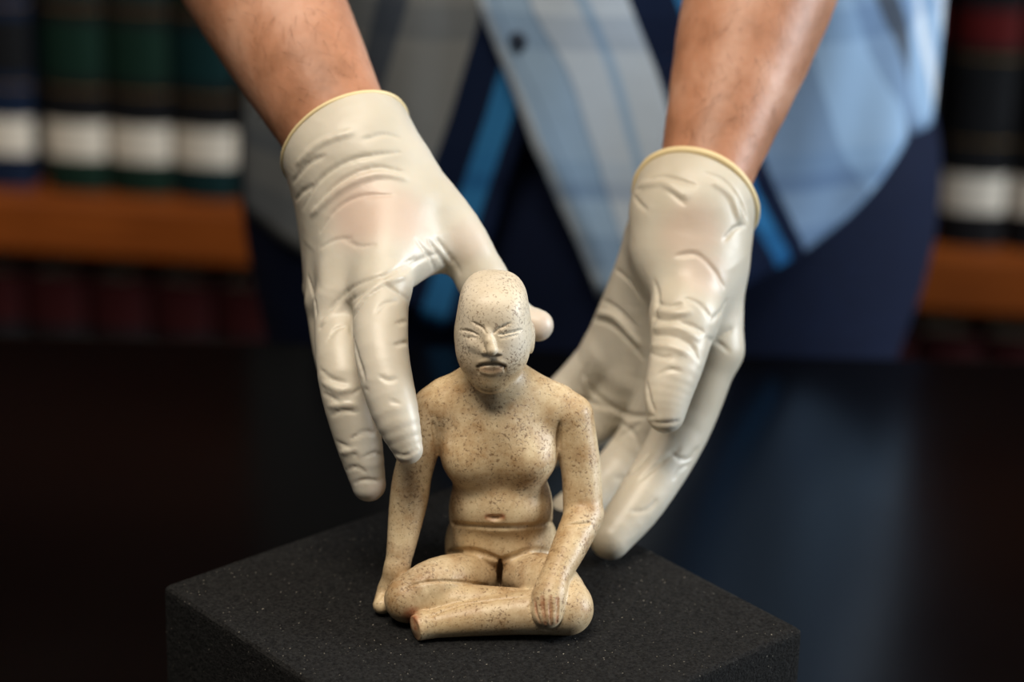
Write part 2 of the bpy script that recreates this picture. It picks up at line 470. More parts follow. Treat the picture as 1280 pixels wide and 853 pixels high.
# ------------------------------------------------------------------ bookshelf and its volumes
YAW = math.radians(-6.0)
SHELF = PY(150, 323, 1.3)             # lower front edge of the middle board
WOOD = mat_wood('shelf_wood', rgb(112, 56, 22), rgb(158, 84, 36))
DARKW = mat_wood('shelf_back_wood', rgb(30, 18, 12), rgb(42, 26, 16))
shelf = tag(empty('bookshelf', (SHELF[0], SHELF[1], 0), YAW), 'dark bookcase with orange-brown wooden shelf boards behind the person', 'bookcase')
ZB = SHELF[2]                          # underside of the middle board
BT, PIT = 0.055, 0.36                  # board edge height, shelf pitch
XL, XR = -0.75, 1.55
SD = 0.27
def spart(name, bm, mat): return mesh_bm(name, bm, mat, shelf)
for z in (ZB - PIT, ZB, ZB + PIT, ZB + 2 * PIT, ZB + 3 * PIT):
    spart('shelf_board', box_bm(XL, XR, 0, SD, z, z + BT, 0.004), WOOD)
spart('back_panel', box_bm(XL, XR, SD, SD + 0.015, 0, ZB + 3 * PIT + BT), DARKW)
for x in (XL - 0.025, XR):
    spart('side_panel', box_bm(x, x + 0.025, 0, SD + 0.015, 0, ZB + 3 * PIT + BT, 0.003), WOOD)
spart('plinth', box_bm(XL, XR, 0.03, 0.05, 0, max(0.02, ZB - PIT)), DARKW)

CLOTH = {k: mat_plain('book_cloth_' + k, c, 0.7, 0.2, 0.15, 80) for k, c in dict(
    black=rgb(24, 25, 28), navy=rgb(22, 36, 58), green=rgb(20, 44, 36), teal=rgb(14, 44, 46), red=rgb(84, 22, 22),
    maroon=rgb(52, 18, 20)).items()}
PAPER = mat_plain('page_block', rgb(196, 184, 160), 0.9, 0.1, 0.06, 200)
WHITE = mat_plain('spine_label_paper', rgb(226, 218, 204), 0.7, 0.2, 0.04)
GOLD = mat_plain('gilt_line', rgb(120, 96, 56), 0.4, 0.5, 0.05)
def make_book(w, hgt, dep, cover, bands):
    root = empty('book')
    bm = bmesh.new()                   # case with a rounded spine
    n = 6; prof = []
    for i in range(n + 1):
        a = math.pi * i / n; prof.append((-w / 2 * math.cos(a), 0.008 - 0.008 * math.sin(a)))
    prof += [(w / 2, dep), (w / 2 - 0.003, dep), (w / 2 - 0.003, 0.014), (-w / 2 + 0.003, 0.014), (-w / 2 + 0.003, dep), (-w / 2, dep)]
    lo = [bm.verts.new((x, y, 0)) for x, y in prof]; hi = [bm.verts.new((x, y, hgt)) for x, y in prof]
    m = len(prof)
    for i in range(m): bm.faces.new((lo[i], lo[(i + 1) % m], hi[(i + 1) % m], hi[i]))
    bm.faces.new(lo[::-1]); bm.faces.new(hi)
    mesh_bm('cover', bm, CLOTH[cover], root)
    mesh_bm('page_block', box_bm(-w / 2 + 0.003, w / 2 - 0.003, 0.014, dep - 0.004, 0.003, hgt - 0.003), PAPER, root)
    for name, z0, z1, mat, inset in bands:
        bm = bmesh.new(); k = 0.0008; L = []; H = []
        for i in range(n + 1):
            a = math.pi * (i / n * (1 - 2 * inset) + inset)
            x, y = -(w / 2 + k * 0.5) * math.cos(a), 0.008 - (0.008 + k) * math.sin(a)
            L.append(bm.verts.new((x, y, z0))); H.append(bm.verts.new((x, y, z1)))
        for i in range(n): bm.faces.new((L[i], L[i + 1], H[i + 1], H[i]))
        mesh_bm(name, bm, mat, root, True)
    return root
def copy_tree(o, parent=None):
    c = o.copy(); COL.objects.link(c); c.parent = parent
    for ch in list(o.children):
        k = ch.copy(); COL.objects.link(k); k.parent = c
    return c
def place(b, lx, lz):
    ca, sa = math.cos(YAW), math.sin(YAW)
    ly = 0.03
    b.location = (SHELF[0] + lx * ca - ly * sa, SHELF[1] + lx * sa + ly * ca, lz); b.rotation_euler = (0, 0, YAW)
def law_bands(title, top):
    return [('spine_label', 0.036, 0.073, WHITE, 0.06), ('title_band', 0.118, 0.175, CLOTH[title], 0.0),
            ('title_band', 0.20, 0.235, CLOTH[top], 0.0), ('gilt_line', 0.105, 0.107, GOLD, 0.0), ('gilt_line', 0.188, 0.190, GOLD, 0.0)]
BW = 0.0615
kinds = {'navy': make_book(BW, 0.265, 0.2, 'navy', law_bands('black', 'navy')),
         'green': make_book(BW, 0.265, 0.2, 'black', law_bands('green', 'teal') + [('foot_band', 0.003, 0.036, CLOTH['green'], 0.0)]),
         'teal': make_book(BW, 0.265, 0.2, 'black', law_bands('teal', 'green') + [('foot_band', 0.003, 0.036, CLOTH['teal'], 0.0)]),
         'red': make_book(BW, 0.265, 0.2, 'black', law_bands('black', 'red') + [('foot_band', 0.003, 0.03, CLOTH['black'], 0.0)]),
         'maroon': make_book(BW, 0.265, 0.2, 'maroon', [('title_band', 0.17, 0.215, CLOTH['black'], 0.0), ('gilt_line', 0.16, 0.162, GOLD, 0.0)])}
LOOK = {'navy': 'navy law volume', 'green': 'black law volume with green band', 'teal': 'black law volume with teal band'}
used = set()
def put(kind, lx, lz, label, group):
    b = kinds[kind] if kind not in used else copy_tree(kinds[kind])
    used.add(kind); place(b, lx, lz); tag(b, label, 'book', group)
rs = random.Random(4)
x = -0.317
seq = ['green', 'teal', 'navy', 'navy', 'green', 'green', 'teal', 'teal', 'navy']
for i, k in enumerate(seq):
    if i == 0: where = 'at the row end'
    elif i == len(seq) - 1: where = 'at the row end'
    else: where = 'shelved between %s and %s ones' % (seq[i - 1], seq[i + 1])
    put(k, x + rs.uniform(-0.001, 0.001), ZB + BT, LOOK[k] + ' and white label, ' + where, 'white labelled volumes on the middle shelf')
    x += BW + 0.003 + (0.010 if i == 3 else 0)
xr = (PY(1150, 330, 1.22)[0] - SHELF[0]) - 2 * (BW + 0.003) - 0.025
for i in range(6):
    put('red', xr + i * (BW + 0.0035) + (0.010 if i > 2 else 0), ZB + BT, 'black law volume with red upper band and white spine label on the middle shelf', 'red banded volumes on the middle shelf')
for i in range(8): put('maroon', -0.34 + i * (BW + 0.004), ZB - PIT + BT, 'maroon volume on the low shelf below the green and teal banded volumes', 'maroon volumes below the green row')
for i in range(6): put('maroon', xr + i * (BW + 0.004), ZB - PIT + BT, 'maroon volume on the low shelf below the red banded volumes', 'maroon volumes below the red row')

# ------------------------------------------------------------------ carved seated figurine
def build_figurine():
    fd = Field((-0.062, -0.075, ZF - 0.004), (0.062, 0.058, ZF + 0.166), 0.00052)
    def A(x, y, Y, r): p = PY(x, y, Y); return (p, M_(p, r))           # by depth
    def B(x, y, h, r): p = PZ(x, y, ZF + h); return (p, M_(p, r))      # by height above the foam
    def E(x, y, Y, rx, rz, ry, k=0.006, **kw):
        p = PY(x, y, Y); fd.ell(p, (M_(p, rx), ry, M_(p, rz)), k, **kw)
    # torso
    E(622, 546, 0.003, 69, 90, 0.024)
    fd.cap(A(556, 510, 0.004, 0)[0], A(702, 518, 0.004, 0)[0], 0.0098, 0.0098, 0.010)
    fd.chain([A(617, 480, 0.006, 32), A(560, 498, 0.005, 24)], 0.010)
    fd.chain([A(617, 480, 0.006, 32), A(690, 504, 0.005, 24)], 0.010)
    E(626, 640, 0.003, 65, 84, 0.0225, 0.006)
    E(627, 630, -0.008, 52, 36, 0.0160, 0.009)
    E(625, 694, 0.002, 66, 56, 0.0225, 0.006)
    E(625, 676, -0.007, 54, 30, 0.016, 0.005)
    E(590, 572, -0.0080, 34, 31, 0.0145, 0.010)
    E(660, 572, -0.0080, 34, 31, 0.0145, 0.010)
    fd.ell((PY(627, 700, 0.02)[0], 0.014, ZF + 0.016), (0.026, 0.024, 0.018), 0.008)
    # neck and long head
    fd.chain([A(619, 492, 0.003, 36), A(619, 455, 0.003, 31)], 0.005)
    def S(x, y, Y, rx, rz, ry, p=2.5, k=0.004):
        q = PY(x, y, Y); fd.sup(q, (M_(q, rx), ry, M_(q, rz)), p, k)
    S(616.5, 399, -0.002, 44.5, 57.5, 0.0225, 2.75, 0.0015)
    S(617, 422, -0.003, 45.5, 44, 0.0215, 2.5, 0.005)
    S(615, 442, -0.008, 38, 38, 0.0165, 2.2, 0.005)
    E(613, 473, -0.0155, 22, 19, 0.0085, 0.005)
    # ears
    E(572.5, 418, 0.001, 4.5, 17, 0.0065, 0.0012)
    E(664, 423, 0.001, 5, 20, 0.0065, 0.0012)
    # arms: one propped straight, one bent onto the shin
    fd.chain([A(541, 508, 0.004, 25), A(518, 585, -0.006, 24), A(511, 625, -0.012, 24), A(502, 680, -0.022, 18.5), A(496, 712, -0.027, 14.5)], 0.002)
    fd.chain([A(496, 712, -0.027, 15), B(486, 741, 0.008, 15), B(477, 757, 0.005, 11)], 0.003)
    fd.chain([B(488, 738, 0.008, 13), B(491, 755, 0.005, 10)], 0.003)
    fd.chain([A(714, 520, 0.003, 28), A(726, 585, -0.004, 25), A(729, 640, -0.011, 25)], 0.002)
    # crossed legs
    fd.chain([A(594, 719, -0.016, 30), B(548, 731, 0.0165, 34), B(510, 748, 0.0125, 29)], 0.0015)
    fd.chain([A(655, 717, -0.017, 30), B(688, 731, 0.0175, 34), B(709, 755, 0.0135, 31)], 0.0015)
    fd.chain([B(509, 751, 0.011, 28), B(575, 754, 0.011, 24), B(660, 757, 0.011, 21)], 0.0015)
    fd.chain([B(709, 762, 0.0118, 33), B(650, 767, 0.0105, 27), B(585, 774, 0.0085, 22), B(545, 780, 0.007, 18), B(531, 781, 0.0068, 17)], 0.0012)
    fd.cyl(B(535, 781, 0.0068, 0)[0], B(519, 786, 0.0062, 0)[0], 0.0062, 0.0059, 0.0016, 'add')
    fd.chain([A(730, 644, -0.013, 25), A(711, 686, -0.031, 22), A(693, 722, -0.045, 18)], 0.0012)
    fd.chain([A(693, 722, -0.045, 18), A(687, 745, -0.052, 22), A(684, 766, -0.0565, 20)], 0.0012)
    # --- carving
    st = {}
    fd.line([(552, 653), (590, 658), (628, 660), (665, 658), (698, 652)], 0.0010, 0.0006, 0.0016)     # belly fold
    fd.line([(556, 692), (590, 690), (615, 697), (626, 701)], 0.0009, 0.0007, 0.0022)
    fd.line([(626, 701), (640, 697), (665, 690), (694, 690)], 0.0009, 0.0007, 0.0022)
    for _ in range(3): fd.line([(625, 700), (625, 715), (624.5, 728), (624, 738)], 0.0015, 0.0026, 0.0008)
    fd.line([(708, 657), (722, 656), (738, 654)], 0.0007, 0.0009, 0.0006)                              # elbow crease
    fd.line([(500, 741), (520, 731), (548, 727), (585, 729), (625, 735), (662, 742)], 0.0006, 0.0008, 0.0006)
    fd.line([(536, 772), (575, 757), (620, 750), (662, 746)], 0.0006, 0.0008, 0.0006)
    fd.line([(541, 528), (546, 556), (548, 580)], 0.0010, 0.0011, 0.001)                               # armpits
    fd.line([(700, 528), (698, 552), (695, 576)], 0.0010, 0.0011, 0.001)
    st['navel'] = fd.line([(610, 647), (619, 648), (627, 647)], 0.0012, 0.0013, 0.001)
    # face
    def F(x, y, push): q = fd.hit(x, y); return q + unit(q - CAM) * push
    no = [F(609, 414, 0.0006), F(612, 427, -0.0008), F(615, 438, -0.0022)]
    fd.cap(F(592, 431, 0.0015), F(604, 436, 0.0012), 0.0014, 0.0012, 0.003)
    fd.cap(no[0], no[1], 0.0014, 0.0020, 0.0012)
    fd.cap(no[1], no[2], 0.0020, 0.0025, 0.0012)
    fd.cap(F(606, 440, 0.0006), F(624, 440, 0.0010), 0.0014, 0.0014, 0.001)
    st['nose'] = fd.line([(604, 444), (614, 445), (625, 445)], 0.0008, 0.0008, 0.0005)
    st['brow1'] = fd.line([(591, 403), (602, 409), (608, 417)], 0.0006, 0.0009, 0.0003)
    st['brow2'] = fd.line([(638, 404), (624, 411), (617, 417)], 0.0006, 0.0009, 0.0003)
    st['eye1'] = fd.line([(575, 413), (588, 414), (599, 420)], 0.0006, 0.0010, 0.0003)
    st['eye2'] = fd.line([(623, 419), (638, 415.5), (652, 412.5)], 0.0006, 0.0010, 0.0003)
    fd.line([(579, 422), (590, 422), (599, 423)], 0.0004, 0.0003, 0.0004)
    fd.line([(625, 424), (638, 421), (648, 418)], 0.0004, 0.0003, 0.0004)
    fd.line([(598, 453), (606, 450.5), (613, 450), (622, 450.5), (630, 453)], 0.0008, 0.0002, 0.0008, 'add')
    fd.line([(601, 464), (614, 466), (628, 463)], 0.0009, 0.0001, 0.001, 'add')
    st['mouth'] = fd.line([(597, 459), (604, 456.5), (614, 455.5), (624, 456.5), (631, 458.5)], 0.0009, 0.0011, 0.0004)
    st['lip'] = [q for q in [fd.hit(605, 462), fd.hit(614, 463), fd.hit(624, 462)] if q is not None]
    st['lipside1'] = fd.line([(597, 458), (598, 466)], 0.0005, 0.0005, 0.0005)
    st['lipside2'] = fd.line([(631, 458), (631, 465)], 0.0005, 0.0005, 0.0005)
    fd.line([(602, 487), (613, 489), (624, 486)], 0.0004, 0.0004, 0.0005)
    # fingers of the resting hand
    st['hand'] = []
    for l in ([(669, 749), (670, 764), (675, 778)], [(678, 747), (679, 763), (682, 781)], [(688, 747), (688, 762), (689, 781)], [(697, 749), (697, 763), (696, 779)]):
        st['hand'].append(fd.line(l, 0.0006, 0.0007, 0.0004))
    st['handedge'] = fd.line([(661, 754), (666, 776), (680, 787), (697, 784), (706, 768)], 0.0005, 0.0006, 0.0004)
    fd.line([(472, 752), (479, 742), (487, 733)], 0.0005, 0.0005, 0.0004)
    fd.plane((0, 0, ZF), (0, 0, -1))
    P, Q = fd.mesh(1)
    stain = np.zeros(len(P)); red = np.zeros(len(P))
    stain = np.maximum(stain, soft(seg_dist(P, st['mouth']), 0.0004, 0.0012))       # brown pigment left on the lips
    if st['lip']: red = np.maximum(red, 0.4 * soft(seg_dist(P, st['lip']), 0.0008, 0.002))
    red = np.maximum(red, 0.8 * soft(seg_dist(P, st['navel']), 0.0006, 0.0026))
    for l in st['hand']:
        if l: red = np.maximum(red, 0.6 * soft(seg_dist(P, l), 0.0004, 0.0016))
    e = PZ(518, 782, ZF + 0.007); red = np.maximum(red, 0.8 * soft(P[:, 0] - e[0], 0.0, 0.0038) * soft(np.linalg.norm(P - e, axis=1), 0.006, 0.010))
    zr = (P[:, 2] - ZF) / 0.158
    dep = np.full(len(P), 0.75)
    dep[zr > 0.72] *= np.clip(1 - (zr[zr > 0.72] - 0.72) / 0.1, 0.1, 1)
    o = mesh_np('seated_figurine', P, Q, FIG, None, dict(stain=stain, red=red, deposit=dep), offset=(0, 0, ZF))
    o.location = (0, 0, ZF)
    tag(o, 'cream speckled stone figurine of a bald seated man with crossed legs', 'figurine')
    return o
build_figurine()

# ------------------------------------------------------------------ gloved hands (parts of the person, built here, parented below)
def rim_frame(center, elbow_dir, side):
    n = unit(elbow_dir); a = unit(np.asarray(side, float) - n * (np.asarray(side, float) @ n)); return n, a, np.cross(n, a)
def rim_loop(c, n, a, b, ra, rb, wob, N=72):
    L = []
    for i in range(N):
        w = 2 * math.pi * i / N
        q = 1 + wob * (math.sin(3 * w + 0.6) * 0.6 + math.sin(5 * w + 2.0) * 0.4)
        L.append(c + (a * ra * math.cos(w) + b * rb * math.sin(w)) * q + n * wob * 0.05 * math.sin(2 * w + 1))
    return L
GLOVES = []
def glove(build, lo, hi, h=0.0009):
    fd = Field(lo, hi, h)
    def A(x, y, Y, r): p = PY(x, y, Y); return (p, M_(p, r))
    info = build(fd, A)
    P, Q = fd.mesh(1)
    tight = np.zeros(len(P))
    for (x, y), r, w in info['tight']:
        q = fd.hit(x, y)
        if q is not None: tight = np.maximum(tight, w * soft(np.linalg.norm(P - q, axis=1), r * 0.3, r))
    o = mesh_np('glove', P, Q, GLV, None, dict(tight=tight))
    rim = tube('cuff_rim', info['rim'], info['rim_r'], RIM, o)
    GLOVES.append(o)
    return o, info

def right_hand(fd, A):                # his right hand: fingers before the shoulder, thumb behind the head
    n = FW * 0.57 + (RT * -0.49 + UP * 0.87) * 0.82
    n, a, b = rim_frame(None, n, PY(510, 140, 0.09) - PY(357, 225, 0.10))
    c = PY(432, 178, 0.095); R = M_(c, 86)
    fd.chain([(c + n * 0.006, R), (c - n * 0.010, R * 0.98)], 0.004, flat=(b, 0.95))
    fd.chain([(c - n * 0.008, R * 0.9), A(446, 238, 0.076, 70)], 0.006, flat=(b, 0.95))
    fd.plane(c, n)
    fd.cyl(c - n * 0.006, c + n * 0.02, R - 0.0040, R - 0.0020, 0.001, 'sub', flat=(b, 0.95))
    # back of the hand
    fd.chain([A(478, 230, 0.072, 52), A(478, 355, 0.022, 36)], 0.012)
    fd.chain([A(448, 235, 0.076, 52), A(430, 372, 0.032, 34)], 0.012)
    fd.chain([A(428, 240, 0.084, 46), A(412, 372, 0.052, 30)], 0.012)
    fd.chain([A(415, 245, 0.092, 40), A(406, 358, 0.072, 26)], 0.012)
    # thumb
    fd.chain([A(500, 222, 0.078, 46), A(566, 289, 0.062, 36), A(603, 347, 0.052, 30)], 0.010)
    fd.chain([A(602, 350, 0.052, 31), A(645, 397, 0.047, 24), A(672, 407, 0.044, 20)], 0.004)
    fd.chain([A(505, 270, 0.060, 44), A(500, 318, 0.042, 36)], 0.012)
    fd.chain([A(500, 318, 0.044, 36), A(548, 306, 0.058, 33)], 0.008)
    # fingers
    fd.chain([A(476, 362, 0.020, 35), A(477, 440, -0.008, 34), A(493, 512, -0.026, 30), A(510, 562, -0.034, 19)], 0.005)
    fd.chain([A(424, 385, 0.032, 32), A(430, 470, 0.004, 33), A(447, 545, -0.006, 30), A(461, 606, -0.012, 21.5)], 0.004)
    fd.chain([A(410, 380, 0.054, 28), A(420, 455, 0.044, 25), A(445, 525, 0.036, 22), A(462, 565, 0.030, 15)], 0.003)
    fd.chain([A(405, 362, 0.074, 25), A(414, 420, 0.078, 21), A(432, 468, 0.072, 19), A(447, 498, 0.064, 13)], 0.003)
    # stretched folds in the latex
    W = [([(395, 258), (430, 225), (470, 210), (505, 215)], 1.3), ([(378, 262), (400, 225), (440, 200), (500, 190)], 1.0),
         ([(366, 228), (385, 205), (405, 195)], 1.2), ([(370, 250), (378, 240), (392, 232)], 1.2), ([(455, 175), (480, 168), (500, 172)], 0.9),
         ([(510, 375), (480, 352), (498, 335), (520, 322)], 0.9), ([(440, 400), (455, 375), (480, 355)], 1.1), ([(398, 412), (425, 385), (460, 362)], 1.0),
         ([(402, 398), (440, 360), (480, 345)], 0.8), ([(535, 300), (556, 330), (560, 345)], 0.9), ([(545, 298), (568, 328), (576, 342)], 0.7),
         ([(500, 342), (525, 325), (545, 318)], 0.8), ([(438, 405), (445, 440), (456, 475)], 1.4), ([(495, 405), (508, 402)], 0.9), ([(492, 432), (510, 428)], 0.9),
         ([(400, 462), (415, 474), (432, 478)], 0.7), ([(404, 492), (420, 500), (428, 510)], 0.6), ([(414, 520), (428, 514), (446, 516)], 0.6), ([(440, 494), (452, 486), (460, 488)], 0.6),
         ([(420, 552), (436, 560), (446, 572)], 0.6), ([(440, 548), (456, 540), (468, 542)], 0.5), ([(432, 588), (446, 584), (456, 590)], 0.6), ([(442, 604), (458, 600), (474, 602)], 0.6), ([(455, 572), (468, 566), (478, 570)], 0.5),
         ([(474, 470), (486, 476), (496, 474)], 0.5), ([(488, 500), (500, 506)], 0.4), ([(490, 567), (508, 570), (522, 562)], 0.7), ([(385, 345), (392, 370), (396, 395)], 0.9), ([(470, 392), (480, 380), (498, 376)], 0.6),
         ([(410, 425), (420, 412), (432, 408)], 0.6), ([(430, 300), (450, 308), (468, 306)], 0.4), ([(400, 310), (420, 300), (440, 298)], 0.4), ([(520, 300), (536, 320), (544, 338)], 0.7), ([(400, 290), (420, 262), (450, 246), (490, 244)], 0.6)]
    for l, w in W: fd.line(l, 0.0007 * w, 0.00042 * w, 0.0012)
    for l, w in [([(390, 268), (430, 234), (470, 219), (508, 224)], 1.0), ([(372, 205), (400, 180), (440, 165)], 1.0), ([(440, 392), (470, 360), (505, 345)], 0.8),
                 ([(405, 405), (440, 372)], 0.8), ([(404, 478), (424, 488), (438, 486)], 0.5), ([(412, 508), (430, 506), (444, 506)], 0.5), ([(426, 566), (444, 562)], 0.5)]:
        fd.line(l, 0.0010 * w, 0.0002, 0.0022, 'add')
    return dict(rim=rim_loop(c, n, a, b, R * 0.99, R * 0.99 * 0.95, 0.008), rim_r=0.0011,
                tight=[((455, 265), 0.026, 1.0), ((500, 270), 0.02, 0.8), ((585, 300), 0.014, 0.4), ((675, 405), 0.012, 0.5), ((475, 615), 0.008, 0.5)])

def left_hand(fd, A):                 # his left hand: palm behind the figurine, thumb towards the viewer
    n = FW * 0.72 + (RT * 0.41 + UP * 0.91) * 0.69
    n, a, b = rim_frame(None, n, PY(944, 285, 0.12) - PY(797, 222, 0.13))
    c = PY(869, 250, 0.120); R = M_(c, 78)
    fd.chain([(c + n * 0.006, R), (c - n * 0.010, R * 0.96)], 0.004, flat=(b, 0.97))
    fd.chain([(c - n * 0.008, R * 0.9), A(858, 310, 0.102, 72)], 0.006, flat=(b, 0.97))
    fd.plane(c, n)
    fd.cyl(c - n * 0.006, c + n * 0.02, R - 0.0045, R - 0.0026, 0.001, 'sub', flat=(b, 0.97))
    # palm
    fd.chain([A(885, 305, 0.105, 46), A(893, 435, 0.085, 36)], 0.012)
    fd.chain([A(862, 310, 0.112, 50), A(850, 455, 0.108, 38)], 0.012)
    fd.chain([A(838, 310, 0.120, 48), A(800, 462, 0.126, 38)], 0.012)
    fd.chain([A(826, 305, 0.126, 42), A(764, 436, 0.136, 35)], 0.012)
    # thumb
    fd.chain([A(868, 330, 0.094, 50), A(856, 395, 0.066, 42)], 0.012)
    fd.chain([A(856, 395, 0.066, 42), A(846, 450, 0.048, 35), A(835, 492, 0.038, 30), A(832, 518, 0.033, 24)], 0.005)
    # index down to the foam, the others curling behind the figurine
    fd.chain([A(889, 438, 0.085, 37), A(852, 537, 0.068, 35), A(803, 622, 0.042, 32), A(763, 674, 0.0245, 26)], 0.005)
    fd.chain([A(845, 465, 0.108, 37), A(804, 550, 0.112, 33), A(752, 610, 0.100, 30), A(712, 640, 0.086, 25)], 0.004)
    fd.chain([A(798, 468, 0.126, 36), A(755, 520, 0.134, 31), A(705, 550, 0.128, 28), A(668, 568, 0.115, 23)], 0.004)
    fd.chain([A(762, 440, 0.136, 33), A(722, 480, 0.140, 28), A(688, 508, 0.134, 24), A(660, 525, 0.122, 20)], 0.004)
    W = [([(797, 238), (812, 225), (835, 222), (870, 232)], 1.6), ([(880, 215), (905, 225), (925, 250), (935, 278)], 1.5), ([(820, 225), (840, 240), (855, 255)], 1.0),
         ([(792, 245), (800, 255), (808, 262)], 0.9), ([(905, 300), (920, 285), (932, 282)], 1.0), ([(818, 352), (822, 375), (815, 410)], 1.5),
         ([(845, 320), (870, 318), (890, 335), (905, 360)], 0.9), ([(820, 378), (838, 384), (852, 380)], 0.9), ([(856, 372), (874, 380), (888, 396)], 0.8), ([(816, 396), (832, 402), (846, 400)], 0.7), ([(850, 404), (866, 408), (880, 416)], 0.9),
         ([(812, 420), (835, 420), (862, 430), (874, 452)], 1.2), ([(812, 441), (828, 447), (840, 446)], 0.6), ([(822, 468), (838, 462), (850, 464)], 0.5), ([(808, 478), (812, 500), (818, 515)], 0.9), ([(812, 528), (830, 530), (850, 527)], 0.8),
         ([(735, 398), (760, 405), (785, 425), (805, 450)], 1.2), ([(742, 370), (770, 385), (795, 410)], 0.9), ([(760, 330), (785, 350), (806, 380)], 0.8),
         ([(885, 430), (900, 420), (915, 412)], 1.0), ([(882, 422), (900, 430), (912, 440)], 0.9), ([(890, 400), (902, 388), (908, 375)], 0.9),
         ([(730, 466), (742, 492), (765, 510), (790, 520), (818, 521)], 2.0), ([(690, 512), (715, 502), (742, 505), (760, 512)], 2.2), ([(755, 565), (775, 545), (800, 530)], 1.6), ([(770, 525), (790, 540), (800, 560)], 1.0), ([(840, 570), (860, 575), (872, 560)], 0.9),
         ([(800, 600), (830, 575), (850, 560)], 0.8), ([(790, 640), (808, 638), (822, 625)], 0.6), ([(842, 600), (850, 588), (862, 580)], 0.7), ([(770, 600), (790, 590), (815, 565)], 1.0), ([(735, 455), (725, 480), (735, 500)], 0.8)]
    for l, w in W: fd.line(l, 0.0008 * w, 0.00042 * w, 0.0012)
    for l, w in [([(822, 388), (845, 392), (862, 390)], 0.8), ([(818, 410), (848, 411), (872, 424)], 0.9), ([(816, 432), (840, 434), (858, 442)], 0.7),
                 ([(800, 232), (830, 230), (858, 246)], 1.2), ([(890, 228), (912, 245), (924, 275)], 1.2), ([(740, 390), (770, 397), (800, 430)], 0.9)]:
        fd.line(l, 0.0011 * w, 0.0003, 0.0024, 'add')
    return dict(rim=rim_loop(c, n, a, b, R * 1.0, R * 0.97, 0.014), rim_r=0.0019,
                tight=[((865, 290), 0.022, 0.7), ((880, 340), 0.018, 0.6)])
glove(right_hand, (-0.135, -0.06, 0.855), (0.035, 0.14, 1.075))
glove(left_hand, (-0.005, 0.005, ZF - 0.01), (0.15, 0.18, 1.03))

# ------------------------------------------------------------------ the person
PX, PYc = 0.055, 0.655                # hip centre
person = tag(empty('person', (PX, PYc, 0)), 'person in open blue plaid shirt and dark jeans holding the figurine with gloved hands', 'person')
def own(o):
    o.parent = person; o.location = (-PX, -PYc, 0) ; return o
for gl in GLOVES: own(gl)
wr = PY(436, 190, 0.090); e1 = PY(335, 0, 0.170)
wl = PY(872, 250, 0.118); e2 = PY(947, 0, 0.200)
el_r = wr + unit(e1 - wr) * 0.25; el_l = wl + unit(e2 - wl) * 0.25
sh_r = np.array([PX - 0.21, 0.60, 1.40]); sh_l = np.array([PX + 0.21, 0.60, 1.40])
bd = Field((PX - 0.42, 0.04, 0.0), (PX + 0.42, 0.9, 1.80), 0.004)
bd.chain([(wr - unit(e1 - wr) * 0.012, M_(wr, 48)), (wr + unit(e1 - wr) * 0.008, M_(wr, 68)), (wr + unit(e1 - wr) * 0.025, M_(wr, 73)), (e1, M_(e1, 92)), (el_r, 0.046)], 0.01)
bd.chain([(el_r, 0.046), (sh_r, 0.058)], 0.01)
bd.chain([(wl - unit(e2 - wl) * 0.012, M_(wl, 44)), (wl + unit(e2 - wl) * 0.008, M_(wl, 58)), (wl + unit(e2 - wl) * 0.025, M_(wl, 63)), (e2, M_(e2, 94)), (el_l, 0.046)], 0.01)
bd.chain([(el_l, 0.046), (sh_l, 0.058)], 0.01)
bd.ell((PX, 0.65, 1.20), (0.18, 0.115, 0.27), 0.03)
bd.ell((PX, 0.655, 0.93), (0.185, 0.12, 0.14), 0.03)
bd.cap(sh_r, sh_l, 0.06, 0.06, 0.03)
bd.cap((PX, 0.61, 1.40), (PX, 0.585, 1.52), 0.058, 0.054, 0.02)
bd.ell((PX, 0.56, 1.63), (0.075, 0.095, 0.105), 0.01)
bd.ell((PX, 0.535, 1.575), (0.058, 0.07, 0.065), 0.02)
bd.cap((PX, 0.468, 1.625), (PX, 0.452, 1.595), 0.008, 0.014, 0.01)
for sx in (-1, 1):
    bd.ell((PX + sx * 0.077, 0.57, 1.615), (0.010, 0.022, 0.034), 0.004)
    bd.ell((PX + sx * 0.030, 0.468, 1.632), (0.018, 0.010, 0.010), 0.008, 'sub')
    bd.ell((PX + sx * 0.030, 0.482, 1.631), (0.012, 0.012, 0.010), 0.003)
    hip = np.array([PX + sx * 0.105, 0.66, 0.84]); kn = np.array([PX + sx * 0.12, 0.645, 0.47]); an = np.array([PX + sx * 0.13, 0.68, 0.09])
    bd.chain([(hip, 0.085), (kn, 0.055), (an, 0.038)], 0.02)
    bd.cap(an - (0, 0, 0.04), an + (0.02 * sx, -0.15, -0.055), 0.035, 0.03, 0.015)
bd.cap((PX - 0.022, 0.474, 1.563), (PX + 0.022, 0.474, 1.563), 0.004, 0.004, 0.004, 'sub')
P, Q = bd.mesh(2)
own(mesh_np('body', P, Q, SKN))
